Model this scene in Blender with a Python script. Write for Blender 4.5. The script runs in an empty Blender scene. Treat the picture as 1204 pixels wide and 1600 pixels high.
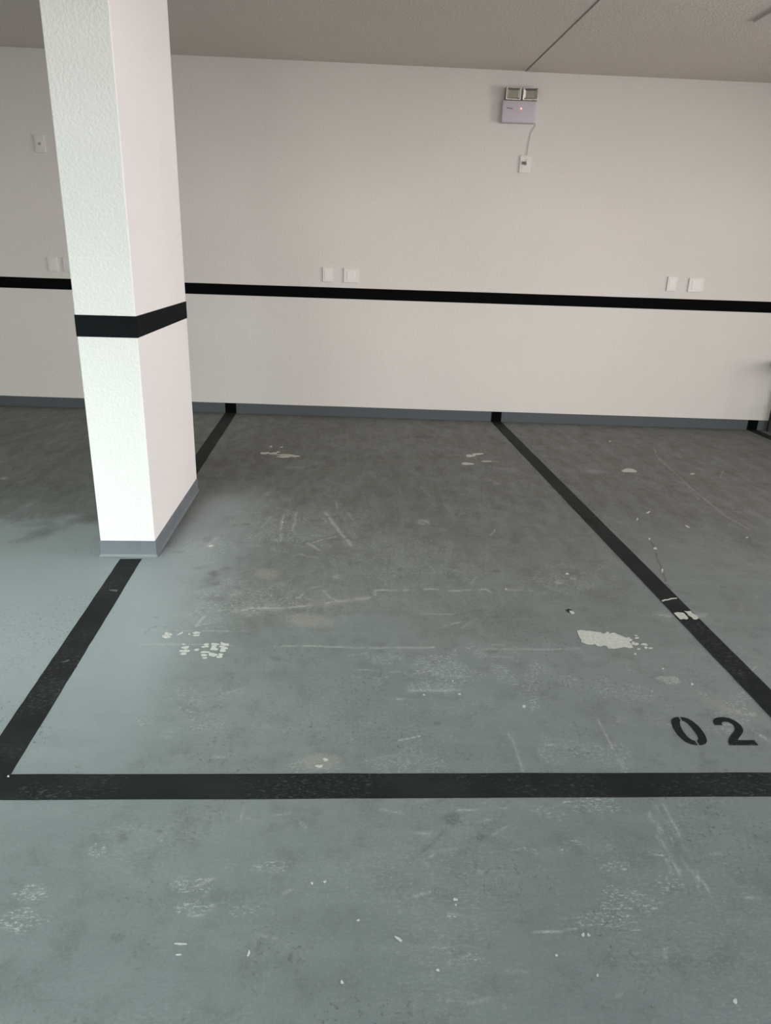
import bpy, bmesh, math, random
import numpy as np
from mathutils import Vector, Matrix
random.seed(7)
S = bpy.context.scene
COL = S.collection

# ---------------------------------------------------------------- camera
RT = Vector((0.9985307, -0.0443651, 0.0311159))
UP = Vector((-0.0141148, 0.3414510, 0.9397936))
FW = Vector((0.0523186, 0.9388519, -0.3403231))
F = 1112.879
CAMZ = 1.4
cam = bpy.data.cameras.new('camera'); co = bpy.data.objects.new('camera', cam); COL.objects.link(co)
m = Matrix((RT, UP, -FW)).transposed().to_4x4(); m.translation = (0, 0, CAMZ)
co.matrix_world = m
cam.sensor_fit = 'VERTICAL'; cam.sensor_height = 36; cam.lens = F / 1600 * 36
cam.clip_start = .05; cam.clip_end = 200
S.camera = co

# ---------------------------------------------------------------- exposure, world, daylight
S.view_settings.view_transform = 'Standard'; S.view_settings.look = 'None'
S.view_settings.gamma = 1; S.view_settings.use_curve_mapping = False
S.view_settings.exposure = 0.0
S.cycles.max_bounces = 10; S.cycles.diffuse_bounces = 8; S.cycles.use_denoising = True
w = bpy.data.worlds.new('overcast_sky'); S.world = w; w.use_nodes = True
w.node_tree.nodes['Background'].inputs[0].default_value = (0.74, 0.94, 1.0, 1)
w.node_tree.nodes['Background'].inputs[1].default_value = 0.61

def area(name, loc, target, sx, sy, power, color, spread=180):
    l = bpy.data.lights.new(name, 'AREA'); l.shape = 'RECTANGLE'; l.size = sx; l.size_y = sy
    l.energy = power; l.color = color; l.spread = math.radians(spread)
    o = bpy.data.objects.new(name, l); COL.objects.link(o); o.location = loc
    d = Vector(target) - Vector(loc); o.rotation_euler = d.to_track_quat('-Z', 'Y').to_euler()
    return o
# added narrow lamp, front left: a weak greenish tint for the column
area('low_tint_lamp', (-4.5, -9.0, 5.0), (-1.5, 3.0, 0.0), 3.0, 1.5, 10, (0.82, 1.0, 0.95), 40)
# narrow lamps added for the open sky, aimed to brighten the left floor
area('high_sky_spot', (-3.0, -3.8, 6.0), (-2.4, 2.3, 0.0), 2.5, 1.5, 20, (0.84, 1.0, 0.96), 50)
area('side_sky_spot', (-5.0, -1.0, 5.2), (-1.9, 2.6, 0.0), 2.0, 1.5, 38, (0.96, 1.0, 0.97), 60)
area('near_sky_spot', (-3.5, -3.0, 4.5), (-2.6, 2.0, 0.0), 2.0, 1.0, 12, (0.92, 1.0, 0.93), 60)
# the bright surroundings across the drive: low and wide
area('drive_daylight', (4.5, -11.0, 2.2), (0.6, 4.0, 1.4), 20.0, 4.2, 1350, (1.0, 0.93, 0.865))
# daylight of the side opening on the right
area('side_daylight', (6.6, 2.5, 1.4), (-1.0, 3.5, 1.2), 2.0, 1.8, 88, (1.0, 0.865, 0.86), 100)

# ---------------------------------------------------------------- planes of the place
YW, WS = 6.3965, -0.0535167          # back wall: y = YW + WS*x
ZC, CS = 2.7866, -0.011505           # ceiling:   z = ZC + CS*x
def ray(u, v): return RT * ((u - 602) / F) + UP * ((800 - v) / F) + FW
def fl(u, v):
    d = ray(u, v); t = -CAMZ / d.z; return (d.x * t, d.y * t)
def wl(u, v):
    d = ray(u, v); t = YW / (d.y - WS * d.x); return Vector((d.x * t, d.y * t, d.z * t + CAMZ))
def ce(u, v):
    d = ray(u, v); t = (ZC - CAMZ) / (d.z - CS * d.x); return Vector((d.x * t, d.y * t, d.z * t + CAMZ))
def project(x, y, z=0.0):            # numpy arrays allowed
    a = x * RT.x + y * RT.y + (z - CAMZ) * RT.z; b = x * UP.x + y * UP.y + (z - CAMZ) * UP.z
    c = x * FW.x + y * FW.y + (z - CAMZ) * FW.z
    return 602 + F * a / c, 800 - F * b / c
WALL_ROT = math.atan(WS)

# ---------------------------------------------------------------- helpers
def link(name, me, mats, parent=None):
    o = bpy.data.objects.new(name, me); COL.objects.link(o)
    for mm in (mats if isinstance(mats, (list, tuple)) else [mats]): me.materials.append(mm)
    if parent: o.parent = parent
    return o
def from_bm(name, bm, mats, parent=None, smooth=False):
    me = bpy.data.meshes.new(name)
    bmesh.ops.recalc_face_normals(bm, faces=bm.faces)
    if smooth:
        for f in bm.faces: f.smooth = True
    bm.to_mesh(me); bm.free()
    return link(name, me, mats, parent)
def tag(o, label, cat, group=None):
    o['label'] = label; o['category'] = cat
    if group: o['group'] = group
    return o
def struct(o): o['kind'] = 'structure'; return o
def empty(name, loc, rz=0):
    o = bpy.data.objects.new(name, None); COL.objects.link(o); o.location = loc; o.rotation_euler = (0, 0, rz)
    o.empty_display_size = .1
    return o
def add_box(bm, c, s, bevel=0, seg=2):
    r = bmesh.ops.create_cube(bm, size=1.0, matrix=Matrix.Translation(c) @ Matrix.Diagonal((s[0], s[1], s[2], 1)))
    if bevel:
        vs = set(r['verts']); es = [e for e in bm.edges if e.verts[0] in vs and e.verts[1] in vs]
        bmesh.ops.bevel(bm, geom=es, offset=bevel, segments=seg, affect='EDGES', profile=.5)
def box_obj(name, c, s, mat, parent=None, bevel=0, seg=2):
    bm = bmesh.new(); add_box(bm, c, s, bevel, seg); return from_bm(name, bm, mat, parent)
def add_cyl(bm, p0, p1, r0, r1=None, n=24):
    p0, p1 = Vector(p0), Vector(p1); r1 = r0 if r1 is None else r1
    d = p1 - p0
    M = Matrix.Translation((p0 + p1) / 2) @ d.to_track_quat('Z', 'Y').to_matrix().to_4x4()
    bmesh.ops.create_cone(bm, cap_ends=True, segments=n, radius1=r0, radius2=r1, depth=d.length, matrix=M)
def add_tube(bm, pts, r, n=8):
    pts = [Vector(p) for p in pts]; rings = []
    for i, p in enumerate(pts):
        t = (pts[min(i + 1, len(pts) - 1)] - pts[max(i - 1, 0)]).normalized()
        a = t.cross(Vector((0, 1, 0.01))).normalized(); b = t.cross(a)
        rings.append([bm.verts.new(p + (a * math.cos(k * 2 * math.pi / n) + b * math.sin(k * 2 * math.pi / n)) * r) for k in range(n)])
    for q, s in zip(rings, rings[1:]):
        for k in range(n): bm.faces.new((q[k], q[(k + 1) % n], s[(k + 1) % n], s[k]))
    bm.faces.new(rings[0]); bm.faces.new(rings[-1][::-1])
def add_prism(bm, pts, z0, z1):
    a = [bm.verts.new((x, y, z1)) for x, y in pts]; b = [bm.verts.new((x, y, z0)) for x, y in pts]
    f = bm.faces.new(a); n = len(pts)
    bm.faces.new(b[::-1])
    for i in range(n): bm.faces.new((a[i], b[i], b[(i + 1) % n], a[(i + 1) % n]))
    if n > 4: bmesh.ops.triangulate(bm, faces=[f])

# ---------------------------------------------------------------- materials
class G:
    def __init__(s, name):
        s.m = bpy.data.materials.new(name); s.m.use_nodes = True; s.t = s.m.node_tree
        s.b = s.t.nodes['Principled BSDF']; s.co = s.n('ShaderNodeNewGeometry').outputs['Position']
    def n(s, typ, **kw):
        x = s.t.nodes.new(typ)
        for k, v in kw.items(): setattr(x, k, v)
        return x
    def l(s, a, b): s.t.links.new(a, b)
    def setin(s, node, i, v):
        if hasattr(v, 'is_output') or isinstance(v, bpy.types.NodeSocket): s.l(v, node.inputs[i])
        else: node.inputs[i].default_value = v
    def noise(s, scale, detail=4, rough=.55, stretch=None, offset=(0, 0, 0), dist=0):
        v = s.co
        if stretch or offset != (0, 0, 0):
            mp = s.n('ShaderNodeMapping'); s.l(s.co, mp.inputs[0]); mp.inputs['Scale'].default_value = stretch or (1, 1, 1)
            mp.inputs['Location'].default_value = offset
            v = mp.outputs[0]
        x = s.n('ShaderNodeTexNoise'); s.l(v, x.inputs['Vector'])
        x.inputs['Scale'].default_value = scale; x.inputs['Detail'].default_value = detail; x.inputs['Roughness'].default_value = rough
        x.inputs['Distortion'].default_value = dist
        return x.outputs[0]
    def rng(s, v, a, b, c=0., d=1., smooth=True):
        x = s.n('ShaderNodeMapRange'); s.l(v, x.inputs[0])
        if smooth: x.interpolation_type = 'SMOOTHSTEP'
        for i, q in enumerate((a, b, c, d)): x.inputs[i + 1].default_value = q
        return x.outputs[0]
    def math(s, op, a, b=0.):
        x = s.n('ShaderNodeMath', operation=op); s.setin(x, 0, a); s.setin(x, 1, b); return x.outputs[0]
    def mix(s, f, a, b):
        x = s.n('ShaderNodeMix', data_type='RGBA')
        s.setin(x, 0, f)
        for i, v in ((6, a), (7, b)):
            if isinstance(v, (tuple, list)): v = (*v[:3], 1)
            s.setin(x, i, v)
        return x.outputs[2]
    def attr(s, name): x = s.n('ShaderNodeAttribute', attribute_name=name); return x.outputs['Fac']
    def color(s, v): s.setin(s.b, 'Base Color', (*v, 1) if isinstance(v, tuple) else v)
    def rough(s, v): s.setin(s.b, 'Roughness', v)
    def bump(s, h, dist, strength=1.):
        x = s.n('ShaderNodeBump'); s.l(h, x.inputs['Height']); x.inputs['Distance'].default_value = dist
        x.inputs['Strength'].default_value = strength; s.l(x.outputs[0], s.b.inputs['Normal'])

def plain(name, color, rough=.5, metal=0., spec=.5):
    g = G(name); g.color(color); g.rough(rough); g.b.inputs['Metallic'].default_value = metal
    g.b.inputs['Specular IOR Level'].default_value = spec
    return g.m
def plaster(name, c, amp, scale=70, grime=True):
    g = G(name)
    mott = g.noise(.9, 5, .6); a = tuple(q * .965 for q in c)
    g.color(g.mix(g.rng(mott, .35, .68), c, a))
    g.rough(.75); g.b.inputs['Specular IOR Level'].default_value = .25
    h = g.math('ADD', g.rng(g.noise(scale, 3, .55), .35, .65), g.math('MULTIPLY', g.noise(scale * 3.1, 2, .5), .35))
    g.bump(h, amp)
    return g.m
WALL = plaster('painted_wall_plaster', (0.70, 0.675, 0.645), .0007, 60)
CEIL = plaster('painted_ceiling_plaster', (0.70, 0.655, 0.605), .0012, 70)
COLM = plaster('rough_column_plaster', (0.825, 0.825, 0.81), .0012, 75)
def black_paint(name, base, dust, rough, spec=.06, scr=.34):
    g = G(name)
    n1 = g.rng(g.noise(3.5, 5, .65), .4, .72)
    sc = g.math('MULTIPLY', g.rng(g.noise(130, 5, .78, (.4, 1.3, 1)), .54, .64), g.rng(g.noise(2.6, 3, .6, None, (3, 5, 0)), .42, .60))
    c = g.mix(g.math('MULTIPLY', n1, .6), base, dust)
    c = g.mix(g.math('MULTIPLY', sc, scr), c, (.20, .215, .21))
    g.color(c); g.rough(rough); g.b.inputs['Specular IOR Level'].default_value = spec
    g.bump(g.noise(160, 3, .5), .0006)
    return g.m
LINE = black_paint('worn_black_floor_paint', (.0175, .0205, .0205), (.030, .034, .0335), .6)
STRIPE = plain('black_wall_paint', (.0036, .004, .004), .9, spec=.03)
CSTRIPE = black_paint('black_column_paint', (.0075, .0095, .0100), (.012, .0145, .015), .8, .05, .0)
BASEP = plain('grey_base_paint', (.088, .102, .112), .6, spec=.15)

def floor_material():
    g = G('worn_grey_green_floor_paint')
    base = g.mix(g.rng(g.noise(.8, 4, .6), .35, .68), (.208, .234, .229), (.176, .200, .196))
    # roller streaks
    base = g.mix(g.math('MULTIPLY', g.rng(g.noise(14, 4, .6, (.18, 1, 1)), .42, .7), .30), base, (.245, .270, .262))
    # worn mottling
    base = g.mix(g.math('MULTIPLY', g.rng(g.noise(9, 6, .7), .45, .75), .75), base, (.138, .155, .150))
    clean_sheen = g.attr('clean_sheen'); grime_tone = g.attr('grime_tone'); pale = g.attr('pale'); rust = g.attr('rust'); dark = g.attr('dark')
    base = g.mix(g.math('MULTIPLY', clean_sheen, .9), base, (.275, .315, .325))
    br = g.math('ADD', g.rng(g.noise(7, 6, .72, (1.5, .55, 1), (5, 0, 0)), .30, .68, .45, 1.15), g.rng(g.noise(38, 4, .7), .35, .65, -.14, .14))
    grime_tone = g.math('MULTIPLY', grime_tone, br)
    brown = g.mix(g.rng(g.noise(5, 5, .7), .3, .7), (.138, .130, .115), (.100, .093, .081))
    base = g.mix(g.math('MINIMUM', g.math('MAXIMUM', grime_tone, 0.), .95), base, brown)
    # fine pale scuffing where the tyres ran, and small scratches
    scuff = g.attr('scuff')
    fine = g.rng(g.noise(120, 5, .78, (.6, 1.2, 1)), .525, .61)
    fine2 = g.math('MULTIPLY', g.rng(g.noise(85, 6, .8, (.25, 1.9, 1), (1, 9, 0)), .55, .63), .8)
    fine = g.math('MAXIMUM', fine, fine2)
    patch = g.rng(g.noise(1.9, 4, .65, None, (7.3, 1.1, 0)), .45, .62)
    amt = g.math('MAXIMUM', g.math('MULTIPLY', patch, .24), scuff)
    base = g.mix(g.math('MULTIPLY', g.math('MULTIPLY', fine, amt), .85), base, (.50, .53, .51))
    base = g.mix(g.math('MULTIPLY', g.rng(g.noise(130, 4, .7), .50, .62), .16), base, (.34, .37, .355))
    sp = g.math('MULTIPLY', g.rng(g.noise(70, 4, .7, None, (4, 4, 1)), .575, .635), g.rng(g.noise(2.6, 4, .6, None, (9, 3, 0)), .48, .62))
    base = g.mix(g.math('MULTIPLY', sp, .6), base, (.07, .08, .075))
    grain = g.rng(g.noise(120, 5, .7), .40, .60, .35, 1.25)
    base = g.mix(g.math('MULTIPLY', rust, grain), base, (.33, .30, .25))
    base = g.mix(g.math('MULTIPLY', g.math('MULTIPLY', pale, grain), .9), base, (.50, .50, .465))
    base = g.mix(g.math('MULTIPLY', g.math('MULTIPLY', dark, grain), .75), base, (.045, .046, .040))
    g.color(base)
    r = g.math('ADD', .44, g.math('MULTIPLY', grime_tone, .22))
    r = g.math('ADD', r, g.math('MULTIPLY', g.noise(6, 4, .6), .12))
    r = g.math('SUBTRACT', r, g.math('MULTIPLY', clean_sheen, .10))
    g.rough(r); g.b.inputs['Specular IOR Level'].default_value = .38
    g.bump(g.noise(30, 5, .65, (.5, 1, 1)), .0012)
    return g.m
FLOORM = floor_material()
OUTM = plain('asphalt_outside', (.30, .31, .30), .9)

# ---------------------------------------------------------------- floor with its wear
X0, X1, Y0, Y1 = -3.6, 4.6, .75, 6.72
nx, ny = 1170, 700
gx = np.linspace(X0, X1, nx); gy = np.exp(np.linspace(math.log(Y0 + 2.2), math.log(Y1 + 2.2), ny)) - 2.2
PX, PY = np.meshgrid(gx, gy)
rs = np.random.RandomState(3)
def vnoise(sx, sy, seed):
    r = np.random.RandomState(seed); n, mm = int((X1 - X0) * sx) + 3, int((Y1 - Y0) * sy) + 3
    t = r.rand(mm, n)
    u = (PX - X0) * sx; v = (PY - Y0) * sy
    i, j = np.floor(u).astype(int), np.floor(v).astype(int); a, b = u - i, v - j
    a = a * a * (3 - 2 * a); b = b * b * (3 - 2 * b)
    return (t[j, i] * (1 - a) + t[j, i + 1] * a) * (1 - b) + (t[j + 1, i] * (1 - a) + t[j + 1, i + 1] * a) * b
def fbm(sx, sy, seed, o=4):
    s = 0; w_ = 0
    for k in range(o):
        s = s + vnoise(sx * 2 ** k, sy * 2 ** k, seed + k) * .55 ** k; w_ += .55 ** k
    return s / w_
def ss(x, a, b):
    t = np.clip((x - a) / (b - a), 0, 1); return t * t * (3 - 2 * t)
def seg_dist(pts):
    d = np.full(PX.shape, 9e9)
    for (a, b) in zip(pts, pts[1:]):
        ax, ay = a; dx, dy = b[0] - ax, b[1] - ay; L = dx * dx + dy * dy + 1e-12
        t = np.clip(((PX - ax) * dx + (PY - ay) * dy) / L, 0, 1)
        d = np.minimum(d, np.hypot(PX - ax - t * dx, PY - ay - t * dy))
    return d
U, V = project(PX, PY)                 # where each spot of floor was seen, to trace the wear from the photograph
n_a, n_b, n_c = fbm(2.2, 2.2, 10), fbm(9, 5, 20), fbm(1.2, 3, 30)
zero = np.zeros(PX.shape)
# brown field: grime in the bay, darker tone towards the wall, less beside the column
yy = PY + (n_a - .5) * 1.1 + (n_b - .5) * .5
grime_tone = ss(yy, 2.5, 4.1) * .72
n_d = fbm(5, 16, 40)
inbay = ss(PX + (n_b - .5) * .35 + (n_d - .5) * .45, -.74, -.56) * (1 - ss(PX, 1.2, 1.45))
grime_tone = np.maximum(grime_tone, ss(yy, 1.9, 3.1) * inbay * .52)
# strip beside the column that no tyre reaches
keep = np.exp(-(((PX + .66) / .23) ** 4)) * (1 - ss(PY, 3.9, 4.5))
grime_tone *= 1 - keep
lit_left = (1 - ss(PX + (n_a - .5) * .5, -1.25, -1.1)) * (1 - ss(yy, 3.25, 3.75)); grime_tone *= 1 - .9 * lit_left  # left floor stays light up to a painted edge of daylight
strip = (np.abs(PX + 1.0) < .30)
grime_tone = np.where(strip & (PY < 3.3), 0, grime_tone)
clean_sheen = np.clip(ss(-PX + (n_a - .5) * .4, .42, .78) * (1 - ss(PY, 3.9, 4.5)) * ss(PY, 1.2, 2.4), 0, 1)
clean_sheen = np.maximum(clean_sheen * (1 - .9 * ss(grime_tone, .1, .5)), .8 * ss(-PX, .85, 1.15) * (1 - ss(PY, 1.9, 2.6)) * ss(PY, .9, 1.5))  # second term paints a brighter reflection into the left front floor
# tyre arcs near the column
arc = np.zeros(PX.shape)
for k, (cx, rad) in enumerate(((.62, 1.22), (.62, 1.16), (.62, 1.10), (.62, 1.02), (.60, .94))):
    arc = np.maximum(arc, np.exp(-((np.hypot((PX - cx) * 1.0, (PY - 3.5) * .62) - rad) / .018) ** 2))
grime_tone = np.clip(grime_tone + arc * .22 * (PX < -.1) * n_b, 0, 1)
pale, rust, dark, scuff = zero.copy(), zero.copy(), zero.copy(), zero.copy()
NF, NG = fbm(30, 30, 501, 3), fbm(13, 13, 601, 4)
def window(xa, xb, ya, yb):
    i0, i1 = np.searchsorted(gy, [ya, yb]); j0, j1 = np.searchsorted(gx, [xa, xb])
    return slice(max(i0 - 1, 0), i1 + 1), slice(max(j0 - 1, 0), j1 + 1)
def stroke(f, pts, w, s, seed=0, breakup=.0):
    P = [fl(*p) for p in pts]; m = w * 2.6
    xs, ys = [p[0] for p in P], [p[1] for p in P]
    W_ = window(min(xs) - m - .02, max(xs) + m + .02, min(ys) - m - .02, max(ys) + m + .02)
    X_, Y_ = PX[W_], PY[W_]
    wob = (np.roll(NG, seed * 37, 1)[W_] - .5) * .016
    X_ = X_ + wob; Y_ = Y_ + wob * .6
    d = np.full(X_.shape, 9e9)
    for (a, b) in zip(P, P[1:]):
        ax, ay = a; dx, dy = b[0] - ax, b[1] - ay; L = dx * dx + dy * dy + 1e-12
        t = np.clip(((X_ - ax) * dx + (Y_ - ay) * dy) / L, 0, 1)
        d = np.minimum(d, np.hypot(X_ - ax - t * dx, Y_ - ay - t * dy))
    if w < .02: w = w * .72
    k = np.exp(-(d / w) ** 2) * s * (1.35 if w < .02 else 1)
    n_ = np.roll(NF, seed * 53 + 11, 1)[W_]
    k = k * ss(n_, (breakup or .34) - .12, (breakup or .34) + .10)
    f[W_] = np.maximum(f[W_], np.clip(k, 0, 1))
def blob(f, u, v, ru, rv, s, seed=0, rag=.5):
    c_ = fl(u, v); ex, ey = abs(fl(u + ru * 2.2, v)[0] - c_[0]), abs(fl(u, v - rv * 2.2)[1] - c_[1])
    W_ = window(c_[0] - ex, c_[0] + ex, c_[1] - ey, c_[1] + ey)
    q = np.hypot((U[W_] - u) / ru, (V[W_] - v) / rv) + (np.roll(NG, seed * 29, 1)[W_] - .5) * rag * 2.2
    k = (1 - ss(q, .55, 1.1)) * s
    if f is pale: k = k * (.25 + .95 * ss(np.roll(NF, seed * 41 + 3, 1)[W_], .42, .6))
    f[W_] = np.maximum(f[W_], np.clip(k, 0, 1))
def C1(x, y): return (220 + x / 3.01, 880 + y / 3.01)
def C2(x, y): return (860 + x / 3.5, 820 + y / 3.5)
def C3(x, y): return (980 + x / 5.375, 1020 + y / 5.375)
def C4(x, y): return (360 + x / 2.617, 620 + y / 2.617)
def C6(x, y): return (600 + x / 1.993, 1200 + y / 1.993)
def C7(x, y): return (x / 2.007, 1250 + y / 2.007)
def C8(x, y): return (800 + x / 2.98, 640 + y / 2.98)
def D2(x, y): return (300 + x / 4.63, 680 + y / 4.63)
def D3(x, y): return (560 + x / 4.63, 680 + y / 4.63)
def D4(x, y): return (560 + x / 4.013, 880 + y / 4.013)
# long scrape across the bay with its beige halo
stroke(rust, [C1(475, 222), C1(560, 208), C1(700, 205), C1(860, 192), C1(920, 182), C1(1100, 158)], .035, .38, 1, .42)
stroke(pale, [C1(475, 222), C1(520, 212), C1(700, 208), C1(860, 190), C1(920, 181), C1(1060, 165)], .010, .55, 2, .38)
blob(rust, *C1(800, 265), 34, 13, .5, 3, .8); blob(rust, *C1(600, 50), 21, 9, .45, 4, .7); blob(scuff, *C1(600, 50), 18, 7, .9, 5, 1.0)
blob(pale, *C1(935, 68), 9, 6, .3, 6, .9); blob(rust, *C1(835, 935), 34, 14, .55, 7, .5)
stroke(pale, [C1(258, 297), C1(275, 272), C1(302, 247)], .006, .7); stroke(pale, [C1(262, 295), C1(310, 284)], .006, .5)
for a in ([C1(350, 155), C1(380, 140), C1(440, 150)], [C1(740, 165), C1(800, 115), C1(850, 108)], [C1(370, 225), C1(420, 215), C1(450, 222)],
          [C1(860, 130), C1(890, 165), C1(920, 180)], [C1(1100, 160), C1(1100, 128), C1(1204, 128)]):
    stroke(pale, a, .008, .42, 8, .4)
# joints rolled over by the paint
stroke(pale, [C1(0, 380), C1(240, 382), C1(430, 388)], .004, .35, 9, .3)
stroke(pale, [C1(630, 390), C1(740, 388), D4(130, 530), D4(300, 528), D4(470, 530)], .006, .55)
stroke(pale, [D4(800, 540), D4(1000, 538), D4(1204, 540), (905, 1013)], .006, .55)
stroke(pale, [C1(0, 313), C1(250, 318), C1(490, 321)], .004, .4)
stroke(pale, [D4(100, 168), D4(300, 170), D4(450, 160), D4(600, 174), D4(700, 168), D4(800, 163), D4(830, 180)], .008, .6, 10, .46)
stroke(pale, [D4(900, 165), D4(1090, 175)], .007, .5, 11, .4)
stroke(pale, [D4(0, 665), D4(380, 690), D4(700, 710)], .004, .35, 12, .4); stroke(pale, [D4(730, 570), D4(860, 590), D4(1000, 590)], .005, .4, 13, .4)
stroke(pale, [D4(300, 800), D4(640, 795)], .008, .5, 14, .45); stroke(pale, [D4(245, 850), D4(290, 852)], .004, .7)
stroke(pale, [D4(600, 320), D4(390, 315)], .006, .35, 15, .4); stroke(dark, [D4(600, 325), D4(700, 305), D4(800, 292)], .008, .35)
for u, v, ru, rv, s in ((262, 38, 5, 3, .6), (265, 90, 4, 4, .5), (868, 48, 6, 3, .65), (240, 100, 4, 3, .5), (305, 80, 5, 8, .2)): blob(dark, *D4(u, v), ru, rv, s, 16, .3)
blob(scuff, *D4(560, 600), 20, 10, .9, 17, 1.1); blob(scuff, *D4(1090, 860), 14, 18, .9, 18, 1.2); blob(scuff, *D4(400, 770), 20, 10, .9, 19, 1.2)
# scratches in the middle of the bay
for a, w_, s in (([D2(960, 560), D2(1000, 610), D2(1050, 680), D2(1100, 740), D2(1150, 800)], .013, .55), ([D2(870, 778), D2(960, 750), D2(1040, 735)], .008, .45),
                 ([D2(840, 780), D2(915, 832)], .012, .45), ([D2(660, 580), D2(650, 640), D2(640, 690), D2(640, 770)], .008, .45), ([D2(755, 555), D2(740, 630), D2(722, 690)], .008, .4),
                 ([D2(575, 590), D2(540, 630), D2(505, 665)], .010, .3), ([D2(580, 760), D2(610, 750), D2(630, 808)], .008, .35), ([D2(1045, 480), D2(1050, 530)], .007, .4),
                 ([D2(1130, 560), D2(1165, 610)], .008, .35), ([D2(870, 725), D2(950, 730)], .008, .35), ([D2(860, 670), D2(1000, 665)], .006, .25), ([D2(950, 590), D2(970, 630)], .009, .4),
                 ([D2(780, 860), D2(850, 880), D2(910, 885)], .01, .35), ([D2(170, 740), D2(110, 805)], .016, .5)):
    stroke(pale, a, w_, s)
blob(pale, *D2(135, 803), 6, 3, .9, 20, .5); blob(pale, *D2(1020, 700), 8, 5, .4, 21, .8); blob(pale, *D2(545, 425), 8, 3, .25, 22, .6)
blob(dark, *D2(390, 643), 9, 2.2, .7, 23, .4); blob(dark, *D2(310, 648), 5, 1.5, .4, 24, .4); blob(dark, *D2(435, 316), 3.5, 2, .5, 25, .3); blob(dark, *D2(885, 230), 5, 1.6, .45, 26, .3)
blob(dark, *D2(120, 760), 12, 6, .4, 27, .8); blob(dark, 333, 896, 9, 3, .4, 28, .8)
blob(dark, *D3(475, 12), 15, 3.2, .75, 29, .3); blob(dark, *D3(200, 632), 12, 2, .35, 30, .4); blob(dark, *D3(370, 662), 11, 3, .35, 31, .4)
blob(dark, *D3(1135, 765), 9, 5, .45, 32, .5); stroke(dark, [D3(1120, 700), D3(1130, 760)], .014, .45); blob(dark, *D3(1170, 733), 7, 2, .4, 33, .4); blob(dark, *D3(820, 378), 4, 1.8, .4, 34, .3)
for a_, b_, c_, d_, e_ in ((430, 830, 60, 34, .8), (380, 940, 90, 30, .75), (360, 975, 45, 22, .5), (620, 880, 120, 40, .5), (880, 905, 50, 26, .6), (660, 1040, 70, 30, .8), (840, 1045, 60, 30, .7), (900, 1180, 60, 20, .55),
                             (1000, 1090, 50, 30, .6), (1130, 1120, 50, 24, .9), (300, 1110, 60, 30, .45), (500, 1190, 60, 12, .5), (640, 1190, 60, 14, .55), (540, 830, 50, 30, .5), (330, 860, 30, 22, .6)):
    blob(scuff, a_, b_, c_, d_, e_, int(a_), 1.5)
for a_, b_, c_, d_, e_ in ((450, 925, 140, 42, .5), (520, 690, 170, 30, .35), (720, 800, 160, 40, .25), (1080, 760, 150, 50, .25)):
    blob(grime_tone, a_, b_, c_, d_, e_, int(a_) + 7, .8)
for k in range(90):                       # small dark rubber marks and drips
    a_, b_ = rs.uniform(250, 1200), 660 + 560 * rs.rand() ** 1.3
    blob(dark, a_, b_, rs.uniform(3, 10), rs.uniform(1.2, 3.2), rs.uniform(.15, .42), k, .9)
for k in range(60):                       # short random scratches
    a_, b_ = rs.uniform(230, 1190), 730 + 850 * rs.rand(); an = rs.normal(0, .6); L_ = rs.uniform(8, 42)
    stroke(pale, [(a_, b_), (a_ + L_ * math.cos(an), b_ + L_ * math.sin(an) * .6)], .0045, rs.uniform(.2, .5), k + 5, .38)
blob(dark, *D3(150, 440), 22, 6, .25, 35, .9); blob(dark, *D3(620, 420), 30, 8, .12, 36, .9); blob(dark, *D3(80, 160), 40, 10, .15, 37, .9)
blob(pale, *D3(480, 632), 11, 4, .5, 38, .8); stroke(pale, [D3(985, 668), D3(978, 700), D3(955, 722)], .008, .45); stroke(pale, [D3(630, 145), D3(735, 142)], .012, .35)
stroke(pale, [D3(990, 240), D3(1110, 240)], .018, .28); stroke(pale, [D3(890, 190), D3(950, 190), D3(1010, 190)], .012, .45)
stroke(pale, [D2(700, 233), D2(795, 233)], .022, .28)
# right hand bay
blob(pale, *C8(370, 288), 18, 3, .3, 39, .7); stroke(pale, [C8(660, 180), C8(675, 220), C8(740, 280), C8(860, 390), C8(1000, 500), C8(1100, 555)], .009, .32, 40, .35)
stroke(pale, [C8(560, 298), C8(640, 308), C8(800, 340), C8(870, 420)], .010, .22, 41, .4); stroke(dark, [C8(500, 425), C8(560, 470)], .012, .35); stroke(dark, [C8(740, 570), C8(860, 573)], .010, .4, 42, .35)
for u, v, ru, rv, s in ((350, 145, 14, 2.2, .4), (355, 212, 7, 2, .4), (735, 357, 9, 1.8, .45), (1045, 465, 8, 2.5, .4), (480, 365, 8, 1.6, .35), (655, 310, 4, 1.6, .5), (507, 315, 6, 2, .4), (10, 600, 9, 8, .5), (690, 125, 10, 2, .3), (1185, 345, 8, 2, .35)):
    blob(dark, *C8(u, v), ru, rv, s, 43, .5)
blob(pale, *C2(50, 310), 8, 4, .5, 44, .8); blob(pale, *C2(115, 295), 10, 5, .5, 45, .9); blob(pale, *C2(600, 495), 6, 2.5, .5, 46, .5); blob(pale, *C2(645, 497), 9, 2.5, .4, 47, .6); blob(pale, *C2(822, 492), 9, 4, .35, 48, .6)
blob(rust, *C2(1040, 455), 6, 5, .3, 49, .6)
stroke(dark, [C2(540, 78), C2(570, 130), C2(580, 180), C2(605, 240), C2(622, 290), C2(628, 325), C2(655, 352)], .006, .75)
stroke(rust, [C3(640, 385), C3(760, 430), C3(880, 490), C3(1080, 535)], .035, .45, 50, .38); blob(pale, *C3(350, 225), 14, 6, .45, 51, 1.2); stroke(pale, [C3(1110, 690), C3(1160, 725)], .006, .7)
stroke(pale, [C3(1030, 640), C3(1190, 745)], .003, .4); blob(pale, *C3(920, 495), 6, 2, .5, 52, .8); blob(pale, *C3(1050, 515), 6, 3, .5, 53, .8)
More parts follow.
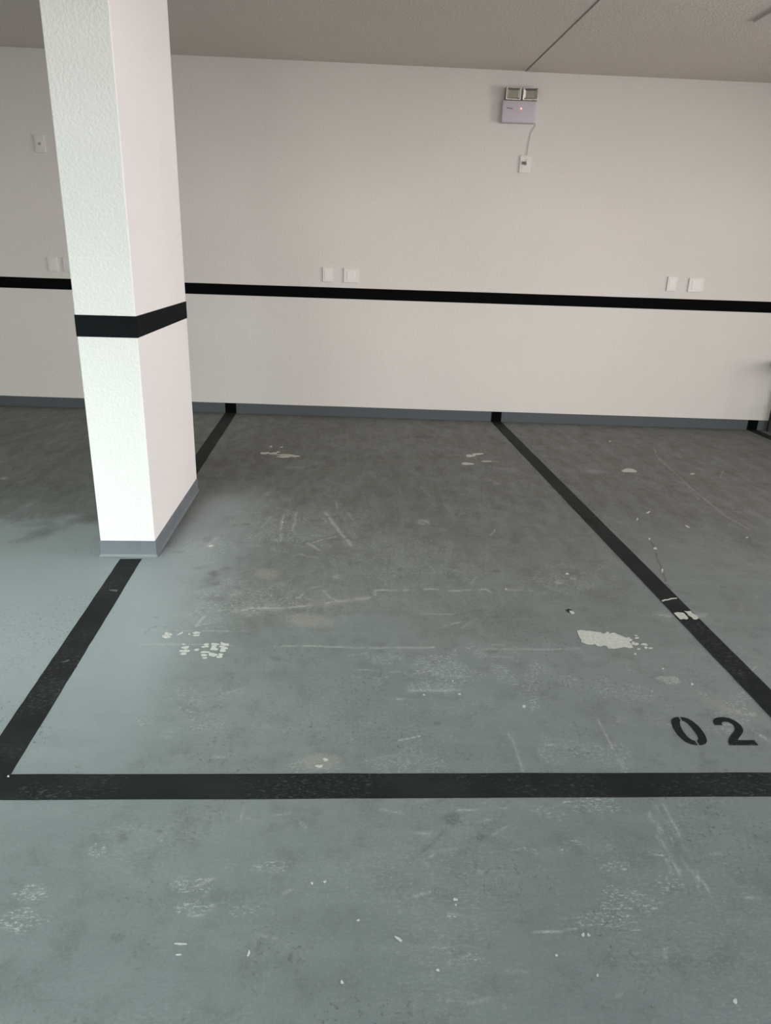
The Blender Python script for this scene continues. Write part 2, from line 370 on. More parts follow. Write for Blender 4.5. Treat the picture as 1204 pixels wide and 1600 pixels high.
for u, v in ((260, 855), (625, 850), (930, 810), (625, 945), (395, 690), (830, 985)): blob(dark, *C3(u, v), 4, 2.5, .35, 54, .4)
stroke(pale, [(930, 1120), (960, 1175), (978, 1208)], .004, .4); stroke(pale, [(622, 1157), (653, 1151)], .003, .75); stroke(pale, [(795, 1147), (803, 1160), (812, 1190), (818, 1208)], .005, .3, 55, .3)
# drive aisle in front
blob(dark, *C6(210, 157), 16, 14, .55, 56, .8); blob(dark, *C6(298, 218), 9, 6, .5, 57, .6); stroke(dark, [C6(185, 195), C6(150, 235), C6(120, 262)], .006, .35, 58, .3)
stroke(pale, [C6(230, 130), C6(375, 126)], .003, .55); stroke(pale, [C6(465, 512), C6(600, 500)], .003, .6)
for k in range(7): stroke(pale, [C6(790 + k * 9, 110), C6(850 + k * 11, 220), C6(905 + k * 13, 340), C6(930 + k * 14, 390)], .0022, .35, 60 + k, .42)
stroke(pale, [C6(940, 300), C6(1003, 375)], .004, .5); stroke(pale, [C6(870, 110), C6(925, 220)], .005, .4, 61, .4)
for u, v, ru, rv in ((180, 567, 18, 4), (260, 595, 24, 10), (210, 460, 20, 4), (720, 310, 18, 6), (430, 255, 36, 7), (710, 410, 45, 18), (720, 480, 55, 16), (600, 232, 20, 5), (370, 745, 20, 4), (900, 360, 30, 25), (620, 120, 50, 14)):
    blob(scuff, *C6(u, v), ru * 1.15, rv * 1.15, .85, int(u), 1.6)
for u, v, ru, rv in ((620, 270, 50, 14), (600, 340, 25, 8), (800, 345, 20, 10), (860, 210, 30, 10), (700, 190, 25, 10), (290, 150, 30, 10), (70, 380, 40, 10), (140, 290, 30, 10)):
    blob(scuff, *C7(u, v), ru * 1.15, rv * 1.15, .85, int(u) + 3, 1.6)
stroke(pale, [C7(765, 20), C7(750, 65)], .004, .35)
for u, v, ru, rv in ((385, 120, 8, 10), (440, 75, 3, 3), (500, 98, 6, 3), (410, 100, 3, 3), (350, 168, 2.5, 3), (420, 478, 3, 3), (577, 690, 3, 3), (910, 490, 5, 8), (370, 430, 14, 8)): blob(dark, *C7(u, v), ru, rv, .45, int(u), .7)
stroke(dark, [C7(940, 460), C7(930, 520), C7(945, 580), C7(925, 640)], .003, .3)
stroke(dark, [(228, 988), (236, 981), (244, 979)], .004, .45); stroke(dark, [(241, 964), (248, 965)], .006, .5); blob(pale, 8, 747, 9, 3, .5, 80, .6)
# pale trowel marks ring the foot of the column
stroke(pale, [(156, 871), (250, 871)], .006, .35, 81, .4)

idx = np.arange(nx * ny).reshape(ny, nx)
co_ = np.stack([PX, PY, zero], -1).reshape(-1, 3)
quads = np.stack([idx[:-1, :-1], idx[:-1, 1:], idx[1:, 1:], idx[1:, :-1]], -1).reshape(-1, 4)
# surrounding floor: ring of plain quads in the same mesh
RX0, RX1, RY0, RY1 = -8.0, 6.3, -3.0, 7.4
extra = np.array([(RX0, RY0, 0), (X0, RY0, 0), (X1, RY0, 0), (RX1, RY0, 0), (RX0, Y0, 0), (RX1, Y0, 0), (RX0, Y1, 0), (RX1, Y1, 0),
                  (RX0, RY1, 0), (X0, RY1, 0), (X1, RY1, 0), (RX1, RY1, 0), (X0, Y0, 0), (X1, Y0, 0), (X0, Y1, 0), (X1, Y1, 0)], float)
N = nx * ny; e = lambda i: N + i
ring = np.array([(e(0), e(1), e(12), e(4)), (e(1), e(2), e(13), e(12)), (e(2), e(3), e(5), e(13)), (e(4), e(12), e(14), e(6)),
                 (e(13), e(5), e(7), e(15)), (e(6), e(14), e(9), e(8)), (e(14), e(15), e(10), e(9)), (e(15), e(7), e(11), e(10))])
verts = np.vstack([co_, extra]); faces = np.vstack([quads, ring])
me = bpy.data.meshes.new('floor')
me.vertices.add(len(verts)); me.vertices.foreach_set('co', verts.astype(np.float32).ravel())
me.loops.add(len(faces) * 4); me.loops.foreach_set('vertex_index', faces.astype(np.int32).ravel())
me.polygons.add(len(faces)); me.polygons.foreach_set('loop_start', np.arange(0, len(faces) * 4, 4, dtype=np.int32))
me.update(calc_edges=True)
for nm, f in (('clean_sheen', clean_sheen), ('grime_tone', grime_tone), ('pale', pale), ('rust', rust), ('dark', dark), ('scuff', scuff)):
    a = me.attributes.new(nm, 'FLOAT', 'POINT')
    ex = np.zeros(16) if nm != 'grime_tone' else np.array([0, 0, 0, 0, 0, 0, .6, .6, .6, .6, .6, .6, 0, 0, .6, .6])
    a.data.foreach_set('value', np.concatenate([np.clip(f, 0, 1).ravel(), ex]).astype(np.float32))
floor = struct(link('floor', me, FLOORM))

# ---------------------------------------------------------------- room shell
def yw(x): return YW + WS * x
XL, XR, YF = -7.9, 6.2, 1.35
def slab(name, quad, depth, mat):
    """vertical wall from a plan quad"""
    bm = bmesh.new(); add_prism(bm, quad, 0.0, 3.0); return struct(from_bm(name, bm, mat))
slab('wall_back', [(XL - .2, yw(XL - .2)), (XR + .2, yw(XR + .2)), (XR + .2, yw(XR + .2) + .2), (XL - .2, yw(XL - .2) + .2)], .2, WALL)
slab('wall_left', [(XL - .2, YF - .1), (XL, YF - .1), (XL, yw(XL) - .001), (XL - .2, yw(XL) - .001)], .2, WALL)
# right wall with its opening
bm = bmesh.new()
wy1 = yw(XR) - .001
for (a, b, z0, z1) in ((YF - .1, 1.6, 0, 3.0), (3.6, wy1, 0, 3.0), (1.6, 3.6, 0, .5), (1.6, 3.6, 2.5, 3.0)):
    add_box(bm, (XR + .1, (a + b) / 2, (z0 + z1) / 2), (.2, b - a, z1 - z0))
struct(from_bm('wall_right', bm, WALL))
# unseen beam added along the front edge, to cut light off the upper wall
box_obj('trim_2', ((XL + XR) / 2, YF, 2.74), (XR - XL + .4, .22, .58), WALL)['kind'] = 'structure'
# ceiling, cast in two slabs with an open joint between them
jx = ce(824, 108).x; jx2 = ce(935, 0).x; jy, jy2 = ce(824, 108).y, ce(935, 0).y
def jxx(y): return jx + (jx2 - jx) * (y - jy) / (jy2 - jy)
def cz(x): return ZC + CS * x
bm = bmesh.new()
ya, yb = YF - .1, 7.0
prof = lambda y: [(XL - .3, cz(XL - .3)), (jxx(y) - .006, cz(jx)), (jxx(y) - .006, cz(jx) + .03), (jxx(y) + .006, cz(jx) + .03), (jxx(y) + .006, cz(jx) - .004), (XR + .3, cz(XR + .3)), (XR + .3, 3.2), (XL - .3, 3.2)]
A = [bm.verts.new((x, ya, z)) for x, z in prof(ya)]; B = [bm.verts.new((x, yb, z)) for x, z in prof(yb)]
for i in range(8): bm.faces.new((A[i], A[(i + 1) % 8], B[(i + 1) % 8], B[i]))
bm.faces.new(A); bm.faces.new(B[::-1])
struct(from_bm('ceiling', bm, CEIL))
# ground outside the mouth
box_obj('ground', (-.8, -13, -.06), (40, 20, .1), OUTM)['kind'] = 'structure'

# grey paint turned up the foot of the back wall
def wall_strip(name, x0, x1, z0, z1, th, mat, back=.001):
    bm = bmesh.new()
    n = 40
    def q(x, z, d): return (x, yw(x) - d, z)
    fr = []
    for i in range(n + 1):
        x = x0 + (x1 - x0) * i / n; w_ = (random.random() - .5) * .0016
        fr.append([bm.verts.new(q(x, z0, th)), bm.verts.new(q(x, z1 + w_, th)), bm.verts.new(q(x, z1 + w_, -back)), bm.verts.new(q(x, z0, -back))])
    for a, b in zip(fr, fr[1:]):
        for k in range(4): bm.faces.new((a[k], b[k], b[(k + 1) % 4], a[(k + 1) % 4]))
    bm.faces.new(fr[0]); bm.faces.new(fr[-1][::-1])
    return struct(from_bm(name, bm, mat))
wall_strip('baseboard_back', XL, XR, 0.0, .0895, .006, BASEP)
wall_strip('trim_1', XL, XR, 1.0265, 1.1172, .002, STRIPE)

# ---------------------------------------------------------------- column
cx0, cx1, cy0, cy1 = -1.1749, -.9201, 3.1858, 4.1946
T = 2.9
column = empty('column', ((cx0 + cx1) / 2, (cy0 + cy1) / 2, 0), 0.0066)
tag(column, 'white plastered rectangular column with a black band and grey foot', 'column')
hx, hy = (cx1 - cx0) / 2, (cy1 - cy0) / 2
box_obj('shaft', (0, 0, T / 2 - .03), (hx * 2, hy * 2, T - .06), COLM, column, .004, 2)
def ring_obj(name, z0, z1, th, mat, flare=0.):
    bm = bmesh.new()
    def loop(ex, z): return [bm.verts.new((sx * (hx + ex), sy * (hy + ex), z)) for sx, sy in ((-1, -1), (1, -1), (1, 1), (-1, 1))]
    L = [loop(-.01, z0), loop(th + flare, z0), loop(th, z0 + .012 if flare else z0 + .0005), loop(th, z1), loop(-.01, z1)]
    for a, b in zip(L, L[1:] + L[:1]):
        for k in range(4): bm.faces.new((a[k], a[(k + 1) % 4], b[(k + 1) % 4], b[k]))
    return from_bm(name, bm, mat, column)
ring_obj('black_band', 1.0265, 1.1172, .0015, CSTRIPE)['label'] = 'black painted band around the column'
CB = G('column_foot_paint')
CB.color(CB.mix(CB.rng(CB.noise(12, 5, .6), .4, .7), (.160, .186, .203), (.135, .158, .174))); CB.rough(.5)
ring_obj('foot_band', .0015, .0815, .003, CB.m, .008)['label'] = 'grey painted foot of the column'

# ---------------------------------------------------------------- painted lines on the floor
def fpoly(name, pts, mat, z1=.0012, parent=None):
    bm = bmesh.new(); add_prism(bm, pts, .0002, z1); return from_bm(name, bm, mat, parent)
def edge_pts(a, b, n, j):
    (x0, y0), (x1, y1) = a, b; L = math.hypot(x1 - x0, y1 - y0); nx_, ny_ = -(y1 - y0) / L, (x1 - x0) / L
    return [(x0 + (x1 - x0) * i / n + nx_ * (random.random() - .5) * j, y0 + (y1 - y0) * i / n + ny_ * (random.random() - .5) * j) for i in range(n + 1)]
def strip_obj(name, a0, a1, b0, b1, mat, up=None, n=60, j=.002):
    """a strip between edge a (a0->a1) and edge b (b0->b1); its far end may turn up the wall to height up"""
    A_, B_ = edge_pts(a0, a1, n, j), edge_pts(b0, b1, n, j)
    bm = bmesh.new(); t = .0012
    ra = [(x, y, t) for x, y in A_]; rb = [(x, y, t) for x, y in B_]
    if up:
        for r in (ra, rb):
            x = r[-1][0]; r[-1] = (x, yw(x) - .0075, t); r.append((x, yw(x) - .0075, up))
    va = [bm.verts.new(p) for p in ra]; vb = [bm.verts.new(p) for p in rb]
    for i in range(len(va) - 1): bm.faces.new((va[i], vb[i], vb[i + 1], va[i + 1]))
    bmesh.ops.recalc_face_normals(bm, faces=bm.faces)
    o = from_bm(name, bm, mat)
    if up:                                # the turned-up end takes the blacker wall paint
        o.data.materials.append(STRIPE); o.data.polygons[len(o.data.polygons) - 1].material_index = 1
    md = o.modifiers.new('thick', 'SOLIDIFY'); md.thickness = .0009; md.offset = -1
    return o
def lx(x, y0, sk, y): return x + sk * (y - 2)
s1, s2 = -.029484, -.027682
yfr0, yfr1 = 1.56309, 1.66049
# front line, full width
dfn = (fl(1204, 1207.5)[1] - fl(50, 1210)[1]) / (fl(1204, 1207.5)[0] - fl(50, 1210)[0])
def fy1(x): return fl(50, 1210)[1] + dfn * (x - fl(50, 1210)[0])
p, q = fl(50, 1250.4), fl(1204, 1244.6)
def fy0(x): return p[1] + (q[1] - p[1]) / (q[0] - p[0]) * (x - p[0])
tag(strip_obj('painted_line', (-3.4, fy1(-3.4)), (4.4, fy1(4.4)), (-3.4, fy0(-3.4)), (4.4, fy0(4.4)), LINE),
    'long black painted line running across the floor in front of the bay', 'floor line')
p0, p1 = fl(187.8, 873.5), fl(221.4, 873.5)
ytop = p0[1]
tag(strip_obj('painted_line', (-1.0437 + s1 * (1.6 - 2), fy1(-1) + .001), p0, (-.9426 + s1 * (1.62 - 2), fy1(-1) + .001), p1, LINE, n=30),
    'black painted line from the foot of the column to the front line', 'floor line')
sk = lambda a, b, y: (a[0] + (b[0] - a[0]) * (y - a[1]) / (b[1] - a[1]), y)
a_, b_ = fl(354.5, 642), fl(305, 712); c_, d_ = fl(371.5, 642.5), fl(307, 742)
tag(strip_obj('painted_line', sk(a_, b_, 4.215), (a_[0], 6.4), sk(c_, d_, 4.215), (c_[0], 6.4), LINE, up=.0898, n=20),
    'black painted line from behind the column to the back wall', 'floor line')
a_, b_ = fl(768, 660), fl(1108, 1020); c_, d_ = fl(784, 660.5), fl(1145, 1020)
tag(strip_obj('painted_line', sk(b_, a_, fy1(1.4) + .001), sk(b_, a_, 6.3), sk(d_, c_, fy1(1.5) + .001), sk(d_, c_, 6.3), LINE, up=.0898),
    'black painted line on the right of the bay, chipped bare in two spots', 'floor line')
a_, c_ = wl(1167, 661), wl(1183, 661)
tag(strip_obj('painted_line', (a_[0] + .12, fy1(3.7) + .001), (a_[0], 6.2), (c_[0] + .12, fy1(3.8) + .001), (c_[0], 6.2), LINE, up=.0898, n=30),
    'black painted line at the right edge of the photo, beside the stool', 'floor line')

# ---------------------------------------------------------------- bay number 02
num = empty('bay_number', (*fl(1120, 1142), 0)); tag(num, 'black stencilled bay number 02 painted on the grey floor', 'number')
def rel(pts, o): return [(x - o.location.x, y - o.location.y) for x, y in pts]
def smooth(pts, keep=()):
    out = []
    n = len(pts)
    for i in range(n):
        p_, c, nx_ = pts[i - 1], pts[i], pts[(i + 1) % n]
        if i in keep: out.append(c)
        else:
            out.append((c[0] * .75 + p_[0] * .25, c[1] * .75 + p_[1] * .25)); out.append((c[0] * .75 + nx_[0] * .25, c[1] * .75 + nx_[1] * .25))
    return out
ZL = [(425, 540), (390, 545), (368, 562), (365, 580), (372, 610), (392, 650), (420, 690), (455, 725), (490, 752), (535, 770), (588, 777), (565, 742), (535, 732), (505, 710), (475, 675), (450, 635), (440, 605), (438, 580), (444, 571)]
ZR = [(443, 542), (480, 545), (530, 565), (575, 600), (615, 640), (650, 690), (665, 730), (665, 752), (650, 768), (625, 776), (605, 775), (582, 742), (592, 730), (592, 710), (575, 680), (545, 640), (515, 605), (490, 583), (458, 570)]
TW = [(732, 607), (718, 585), (716, 570), (730, 552), (765, 543), (810, 542), (860, 553), (910, 578), (950, 610), (970, 640), (970, 665), (955, 690), (930, 720), (925, 736), (1062, 736), (1097, 777), (855, 777), (845, 750), (848, 725), (865, 695), (890, 665), (900, 640), (895, 615), (870, 592), (830, 578), (800, 580), (788, 590), (790, 600), (797, 608)]
DIG = black_paint('black_stencil_paint', (.016, .0185, .0185), (.024, .027, .027), .55)
bm = bmesh.new()
for P in (smooth(ZL, (0, 10, 11, 18)), smooth(ZR, (0, 10, 11, 18))): add_prism(bm, rel([fl(*C3(*q_)) for q_ in P], num), .0002, .0014)
from_bm('digit_zero', bm, DIG, num)
bm = bmesh.new(); add_prism(bm, rel([fl(*C3(*q_)) for q_ in smooth(TW, (0, 13, 14, 15, 16, 28))], num), .0002, .0014)
from_bm('digit_two', bm, DIG, num)

# ---------------------------------------------------------------- bare concrete where the paint has flaked off (parts of the floor)
g = G('bare_concrete')
g.color(g.mix(g.rng(g.noise(90, 5, .7), .35, .7), (.60, .61, .56), (.44, .44, .40))); g.rough(.9); g.bump(g.noise(120, 4, .6), .001)
BARE = g.m
def chip(pts, z=.0016): return [fl(*q_) for q_ in pts]
def blobpts(u, v, w_, h_, seed, skew=0.):
    r = random.Random(seed); n = 16; ph = [r.random() * 6.28 for _ in range(3)]; out = []
    for k in range(n):
        t = 2 * math.pi * k / n
        rr = 1 + .16 * math.sin(2 * t + ph[0]) + .13 * math.sin(3 * t + ph[1]) + .10 * math.sin(5 * t + ph[2]) + (r.random() - .5) * .16
        x, y = math.cos(t) * rr * w_ / 2, math.sin(t) * rr * h_ / 2
        out.append((u + x, v + y + x * skew))
    return out
def chips(name, label, items):
    bm = bmesh.new()
    for i_, P in enumerate(items): add_prism(bm, chip(P), .0003, .0014 + .00002 * i_)
    o = from_bm(name, bm, BARE, floor); o['label'] = label
    return o
def items(Cf, sc, L, seed): return [blobpts(*Cf(a, b), c / sc, d / sc, seed + i, (k[0] if k else 0)) for i, (a, b, c, d, *k) in enumerate(L)]
BIG = [(143, 580), (162, 577), (180, 578), (198, 582), (215, 581), (243, 587), (270, 588), (285, 598), (300, 594), (305, 587), (315, 586), (322, 597), (338, 592), (350, 592), (365, 601), (380, 605), (398, 613), (415, 620), (420, 616), (430, 616), (435, 624), (447, 630), (440, 636), (425, 640), (436, 646), (443, 658), (450, 672), (430, 674), (400, 668), (388, 671), (375, 674), (345, 678), (315, 676), (308, 667), (300, 660), (285, 660), (275, 665), (255, 662), (240, 652), (230, 656), (215, 655), (200, 654), (185, 648), (165, 640), (168, 630), (156, 615), (150, 600)]
chips('bare_patch', 'large pale patch of bare concrete left of the right-hand line', [[C2(*p_) for p_ in BIG]] +
      items(C2, 3.5, [(466, 606, 14, 5), (470, 619, 24, 8), (462, 652, 34, 14), (450, 642, 16, 6), (512, 655, 36, 10), (520, 672, 20, 10), (480, 680, 20, 6), (545, 675, 20, 8), (462, 707, 12, 10)], 100))
chips('bare_patch', 'cluster of small white chips in the left of the bay', items(C1, 3.01, [
    (128, 334, 34, 16), (118, 346, 36, 14), (185, 332, 34, 6, -.5), (228, 334, 8, 8), (262, 328, 34, 11), (262, 340, 28, 8), (203, 382, 16, 7), (210, 397, 36, 13), (207, 413, 44, 11), (200, 426, 30, 10), (263, 408, 20, 11),
    (308, 383, 26, 9), (303, 393, 34, 7), (348, 381, 34, 9), (344, 391, 24, 8), (345, 403, 34, 15), (396, 383, 42, 9), (382, 377, 16, 8), (382, 393, 24, 8), (390, 402, 38, 12), (385, 413, 34, 9), (300, 419, 36, 8), (297, 433, 34, 8), (300, 446, 20, 7),
    (338, 431, 40, 17), (375, 430, 28, 9), (371, 441, 28, 9)], 200))
chips('bare_patch', 'white flaked patch on the floor near the back wall, left side', items(C4, 2.617, [(140, 231, 44, 8), (175, 232, 32, 9), (225, 239, 66, 9), (250, 242, 56, 9), (215, 246, 48, 7), (165, 205, 10, 4), (208, 206, 12, 4), (195, 226, 16, 5)], 300))
chips('bare_patch', 'small white flakes near the back wall, beside the right-hand line', items(C4, 2.617, [(980, 241, 34, 11), (1010, 234, 44, 7), (967, 274, 56, 8), (1046, 264, 36, 5)], 400))
chips('bare_patch', 'pale oval bare spot in the right-hand bay', items(C8, 2.98, [(543, 284, 80, 15), (632, 479, 20, 6, -.3), (582, 510, 8, 10), (815, 545, 18, 8, .4), (1092, 596, 10, 6), (665, 647, 16, 12), (638, 603, 10, 8), (698, 750, 9, 20, .4), (838, 300, 20, 5), (255, 765, 18, 6), (495, 62, 12, 4), (455, 148, 14, 4)], 500))
chips('bare_patch', 'two pale chips in the beige stain at the front of the bay', items(C1, 3.01, [(868, 925, 22, 13), (838, 955, 28, 13)], 600))
o = chips('paint_speck', 'scattered white specks on the floor', items(C6, 1.993, [(221, 410, 13, 9), (223, 427, 6, 5), (619, 520, 11, 9), (636, 521, 9, 9), (536, 584, 9, 6), (664, 646, 8, 7), (1092, 727, 15, 15, .5), (45, 533, 22, 9, .5), (167, 630, 9, 8)], 700) +
          items(C7, 2.007, [(780, 482, 10, 15, -.8), (566, 452, 36, 6), (560, 486, 18, 4), (978, 262, 7, 7), (1018, 257, 9, 6), (1123, 378, 9, 5), (1072, 572, 10, 10)], 800) +
          items(C3, 5.375, [(540, 264, 22, 16), (298, 134, 18, 8), (65, 10, 14, 16)], 900) + items(D4, 4.013, [(633, 822, 16, 11), (590, 739, 9, 8), (923, 164, 10, 9)], 950) +
          items(lambda x, y: (x, y), 1, [(818, 1104, 5, 3.5), (13, 1213.5, 3, 3.2), (893, 957, 9, 3.5, .35), (662, 1086, 3, 2)], 970) + items(D2, 4.63, [(655, 631, 12, 8), (135, 800, 34, 9, -.2), (570, 82, 22, 8)], 980))
blobd = bmesh.new(); add_prism(blobd, chip(blobpts(888.5, 954.5, 10, 5, 5, .3)), .0003, .0013); from_bm('hole', blobd, plain('dark_hole', (.012, .012, .012), .9), floor)
# flakes and marks worn through the right-hand line
rl = [o for o in COL.objects if o.get('label', '').startswith('black painted line on the right of')][0]
for P in ([(672, 485), (690, 480), (725, 483), (738, 495), (752, 512), (745, 520), (725, 517), (708, 520), (690, 503)],
          [(728, 473), (745, 475), (765, 473), (775, 485), (795, 497), (810, 514), (795, 521), (780, 519), (768, 506), (752, 498), (745, 486)],
          [(605, 416), (622, 410), (640, 409), (655, 403), (690, 401), (691, 406), (660, 409), (644, 415), (625, 417), (612, 423)]):
    bm = bmesh.new(); add_prism(bm, [fl(*C2(*p_)) for p_ in P], .0013, .0022)
    from_bm('bare_chip' if P[0][0] != 605 else 'crack', bm, BARE, rl)['label'] = 'pale chip of bare concrete in the black line' if P[0][0] != 605 else 'thin pale crack across the black line'
ll = [o for o in COL.objects if o.get('label', '').startswith('black painted line from the foot')][0]
SCUFFM, OILM = plain('pale_scuff', (.10, .10, .085), .8), plain('oil_spot', (.007, .008, .007), .35)
for nm_, mt_, a_ in (('scuff', SCUFFM, (103, 1033.5, 12, 1.6, 12, -.25)), ('scuff', SCUFFM, (178, 923, 12, 3, 14)), ('oil_spot', OILM, (88.5, 1050, 14, 8, 15)), ('oil_spot', OILM, (111, 1043, 14, 6, 16))):
    bm = bmesh.new(); add_prism(bm, [fl(*p_) for p_ in blobpts(*a_)], .0013, .0019); from_bm(nm_, bm, mt_, ll)

# ---------------------------------------------------------------- wall fittings
PLATE = plain('white_plastic_plate', (.71, .69, .665), .4)
PLATE2 = plain('white_plastic_insert', (.735, .715, .69), .35)
DARKP = plain('dark_plastic', (.03, .03, .03), .5)
def plate(name, u, v, w_, h_, label, kind, group=None, th=.013):
    p_ = wl(u, v)
    e_ = empty(name, (p_.x, p_.y, p_.z), WALL_ROT); tag(e_, label, 'wall plate' if kind != 'socket' else 'socket', group)
    box_obj('plate', (0, -th / 2, 0), (w_, th, h_), PLATE, e_, .0035, 3)
    if kind == 'blank':
        box_obj('insert', (0, -th - .001, 0), (w_ * .62, .003, h_ * .72), PLATE2, e_, .0012, 2)
    elif kind == 'square':
        box_obj('insert', (0, -th - .001, 0), (w_ * .56, .004, h_ * .66), PLATE2, e_, .0012, 2)
    else:
        bm = bmesh.new(); add_box(bm, (0, -th - .001, 0), (w_ * .60, .004, h_ * .42), .0015, 2)
        from_bm('insert', bm, PLATE2, e_)
        bm = bmesh.new()
        add_cyl(bm, (0, -th - .0025, 0), (0, -th - .0045, 0), .013, n=24)
        from_bm('socket_face', bm, plain('socket_grey', (.45, .43, .41), .5), e_)
        bm = bmesh.new()
        for dx in (-.006, 0, .006): add_cyl(bm, (dx, -th - .0043, 0), (dx, -th - .0052, 0), .0016, n=10)
        from_bm('pin_hole', bm, DARKP, e_)
    return e_
plate('wall_socket', 63, 225, .083, .128, 'small white socket plate high on the wall left of the column', 'socket')
plate('wall_plate', 83, 413, .082, .120, 'narrow white plate above the stripe, left of the column', 'blank')
plate('wall_plate', 111, 413.5, .125, .118, 'square white plate above the stripe, half hidden by the column', 'square')
plate('wall_plate', 511.5, 429, .083, .120, 'narrow white plate above the stripe, left of the middle pair', 'blank')
plate('wall_plate', 548.5, 430.5, .128, .118, 'square white plate above the stripe, right of the middle pair', 'square')
plate('wall_plate', 1048.5, 443.5, .078, .118, 'narrow white plate above the stripe, left of the right-hand pair', 'blank')
plate('wall_plate', 1086, 445.5, .125, .116, 'square white plate above the stripe at far right', 'square')
sk_ = plate('wall_socket', 819.5, 257, .088, .128, 'white socket plate below the emergency light with a plug in it', 'socket')

# emergency light
c = wl(808.5, 176.5)
em = empty('emergency_light', (c.x, c.y, c.z), WALL_ROT)
tag(em, 'pale twin-head emergency light with a red indicator high on the back wall', 'emergency light')
BODY = plain('lilac_white_plastic', (.54, .50, .555), .42)
W2, H2, D2_ = .268, .158, .055
bm = bmesh.new(); add_box(bm, (0, -D2_ / 2, 0), (W2, D2_, H2), .012, 4); from_bm('housing', bm, BODY, em, True)
g = G('red_led'); g.b.inputs['Emission Color'].default_value = (1, .16, .12, 1); g.b.inputs['Emission Strength'].default_value = 7; g.color((.8, .1, .08)); LED = g.m
bm = bmesh.new(); add_cyl(bm, (.015, -D2_ + .001, .022), (.015, -D2_ - .005, .022), .0045, .003, 16); from_bm('indicator_light', bm, LED, em)['label'] = 'glowing red indicator'
# the small dark wordmark, illegible in the photograph: a slanting run of letter strokes
bm = bmesh.new()
xx = -.098
for k, (w_, h_) in enumerate(((.003, .008), (.006, .006), (.004, .008), (.006, .006), (.006, .006), (.003, .008), (.006, .006), (.006, .006), (.004, .005))):
    add_box(bm, (xx + w_ / 2, -D2_ - .0002, .024 - k * .0006), (w_ * .8, .0008, h_)); xx += w_ + .0008
from_bm('wordmark', bm, plain('dark_print', (.05, .05, .07), .5), em)
CHROME = plain('chrome_reflector', (.80, .79, .74), .16, 1.0)
LENS = G('ribbed_lens'); LENS.color((.30, .30, .24)); LENS.rough(.25); LENS.b.inputs['Metallic'].default_value = .4
wv = LENS.n('ShaderNodeTexWave'); wv.inputs['Scale'].default_value = 55; LENS.l(LENS.co, wv.inputs[0]); LENS.bump(wv.outputs[0], .002)
HB = plain('lamp_shell_grey', (.23, .225, .20), .4)
for sx in (-.060, .077):
    bm = bmesh.new(); add_box(bm, (0, 0, 0), (.120, .045, .088), .006, 2)
    sh = from_bm('lamp_head', bm, HB, em); sh.location = (sx + .004, -.030, H2 / 2 + .046); sh.rotation_euler = (math.radians(5), 0, math.radians(4 if sx < 0 else -4))
    bm = bmesh.new()
    # bevelled reflector frame: outer rim forward, sides sloping in to the lens
    def rect(wx, wz, y): return [bm.verts.new((a * wx / 2, y, b * wz / 2)) for a, b in ((-1, -1), (1, -1), (1, 1), (-1, 1))]
    R_ = [rect(.114, .080, -.022), rect(.114, .080, -.036), rect(.110, .076, -.036), rect(.074, .046, -.0255), rect(.074, .046, -.0225)]
    for a, b in zip(R_, R_[1:]):
        for k in range(4): bm.faces.new((a[k], a[(k + 1) % 4], b[(k + 1) % 4], b[k]))
    from_bm('reflector', bm, CHROME, sh)
    bm = bmesh.new(); add_box(bm, (0, -.0242, 0), (.0745, .002, .0465)); from_bm('lens', bm, LENS.m, sh)
    bm = bmesh.new(); add_cyl(bm, (0, .0, -.040), (0, 0, -.052), .012, n=16); from_bm('swivel', bm, HB, sh)
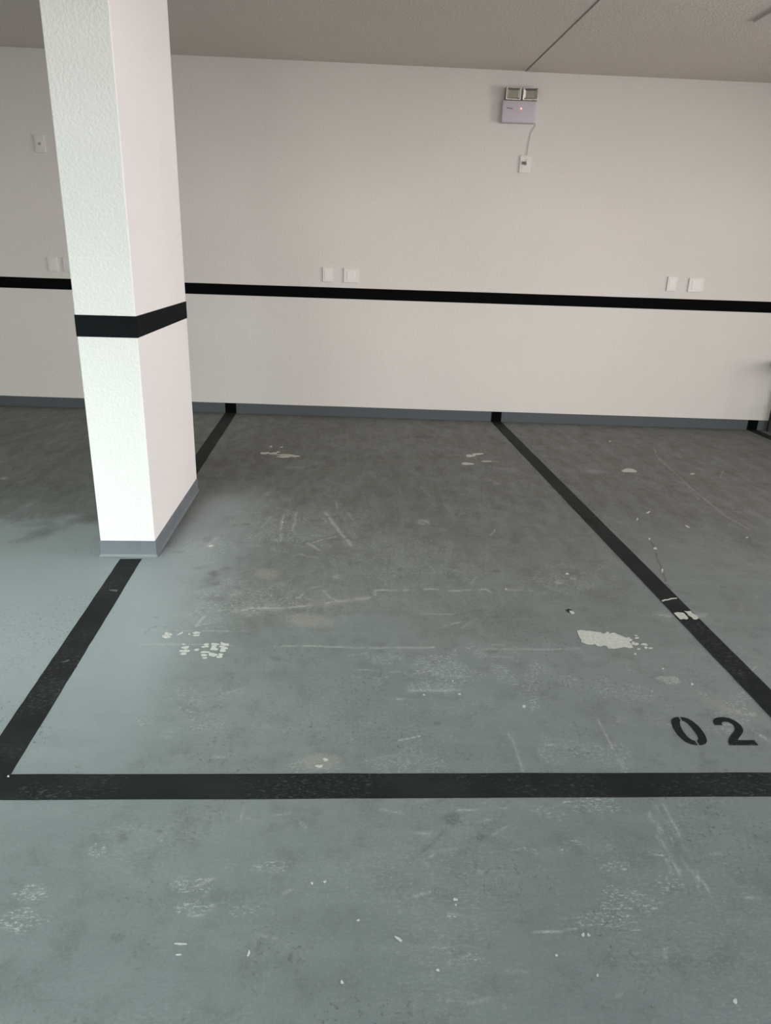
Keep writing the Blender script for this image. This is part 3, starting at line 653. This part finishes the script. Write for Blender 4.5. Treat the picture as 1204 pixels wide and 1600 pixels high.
# power cord
pw = lambda u, v, d=.006: (lambda q_: Vector((q_.x, q_.y - d, q_.z)))(wl(u, v))
ctrl = [pw(829, 190, .02), pw(834, 192, .01), pw(835.5, 197), pw(831, 204), pw(828, 210), pw(826, 220), pw(824, 231), pw(822.5, 242, .008), pw(821.5, 249, .012), pw(820, 254, .022)]
pts = []
for i in range(len(ctrl) - 1):
    a, b, c_, d_ = ctrl[max(i - 1, 0)], ctrl[i], ctrl[i + 1], ctrl[min(i + 2, len(ctrl) - 1)]
    for k in range(5):
        t = k / 5
        pts.append(.5 * ((2 * b) + (-a + c_) * t + (2 * a - 5 * b + 4 * c_ - d_) * t * t + (-a + 3 * b - 3 * c_ + d_) * t ** 3))
pts.append(ctrl[-1])
iw = (Matrix.Translation(em.location) @ Matrix.Rotation(WALL_ROT, 4, 'Z')).inverted()
bm = bmesh.new(); add_tube(bm, [iw @ q_ for q_ in pts], .0022, 8)
cord = from_bm('power_cord', bm, plain('grey_cord', (.46, .43, .40), .5), em, True)
bm = bmesh.new(); pc = iw @ pw(818.8, 255.5, .0)
add_box(bm, (pc.x - .004, pc.y - .022, pc.z + .001), (.034, .016, .020), .004, 2)
from_bm('plug', bm, plain('grey_plug', (.14, .13, .12), .5), em)['label'] = 'dark grey plug'

# flat ceiling fixture at the upper right corner
a = ce(1177, 31); b = ce(1199, 20)
box = box_obj('ceiling_panel', (a.x + .31, a.y - .6, cz(a.x + .31) - .004), (.62, 1.2, .016), plain('panel_white', (.60, .56, .53), .6), None, .002, 1)
tag(box, 'flat pale panel fixed to the ceiling at the upper right corner', 'ceiling panel')

# ---------------------------------------------------------------- stool just inside the right edge
BM = plain('black_steel', (.012, .012, .012), .4)
fx, fy_ = fl(1197, 673)
leg_h = .565
st = empty('stool', (fx + .16, fy_ - .05, 0)); tag(st, 'small black stool cut off by the right edge of the photo', 'stool')
for dx, dy in ((-.16, .03), (.16, .03), (-.16, -.28), (.16, -.28)):
    bm = bmesh.new(); add_cyl(bm, (dx, dy, .0), (dx * .98, dy, leg_h), .014, .014, 16); from_bm('leg', bm, BM, st)
bm = bmesh.new()
for dy in (.03, -.28): add_cyl(bm, (-.16, dy, .16), (.16, dy, .16), .008, n=12)
for dx in (-.16, .16): add_cyl(bm, (dx, .03, .22), (dx, -.28, .22), .008, n=12)
from_bm('stretcher', bm, BM, st)
box_obj('seat', (0, -.155, leg_h + .03), (.50, .38, .065), plain('dark_olive_seat', (.022, .020, .014), .5), st, .028, 5)
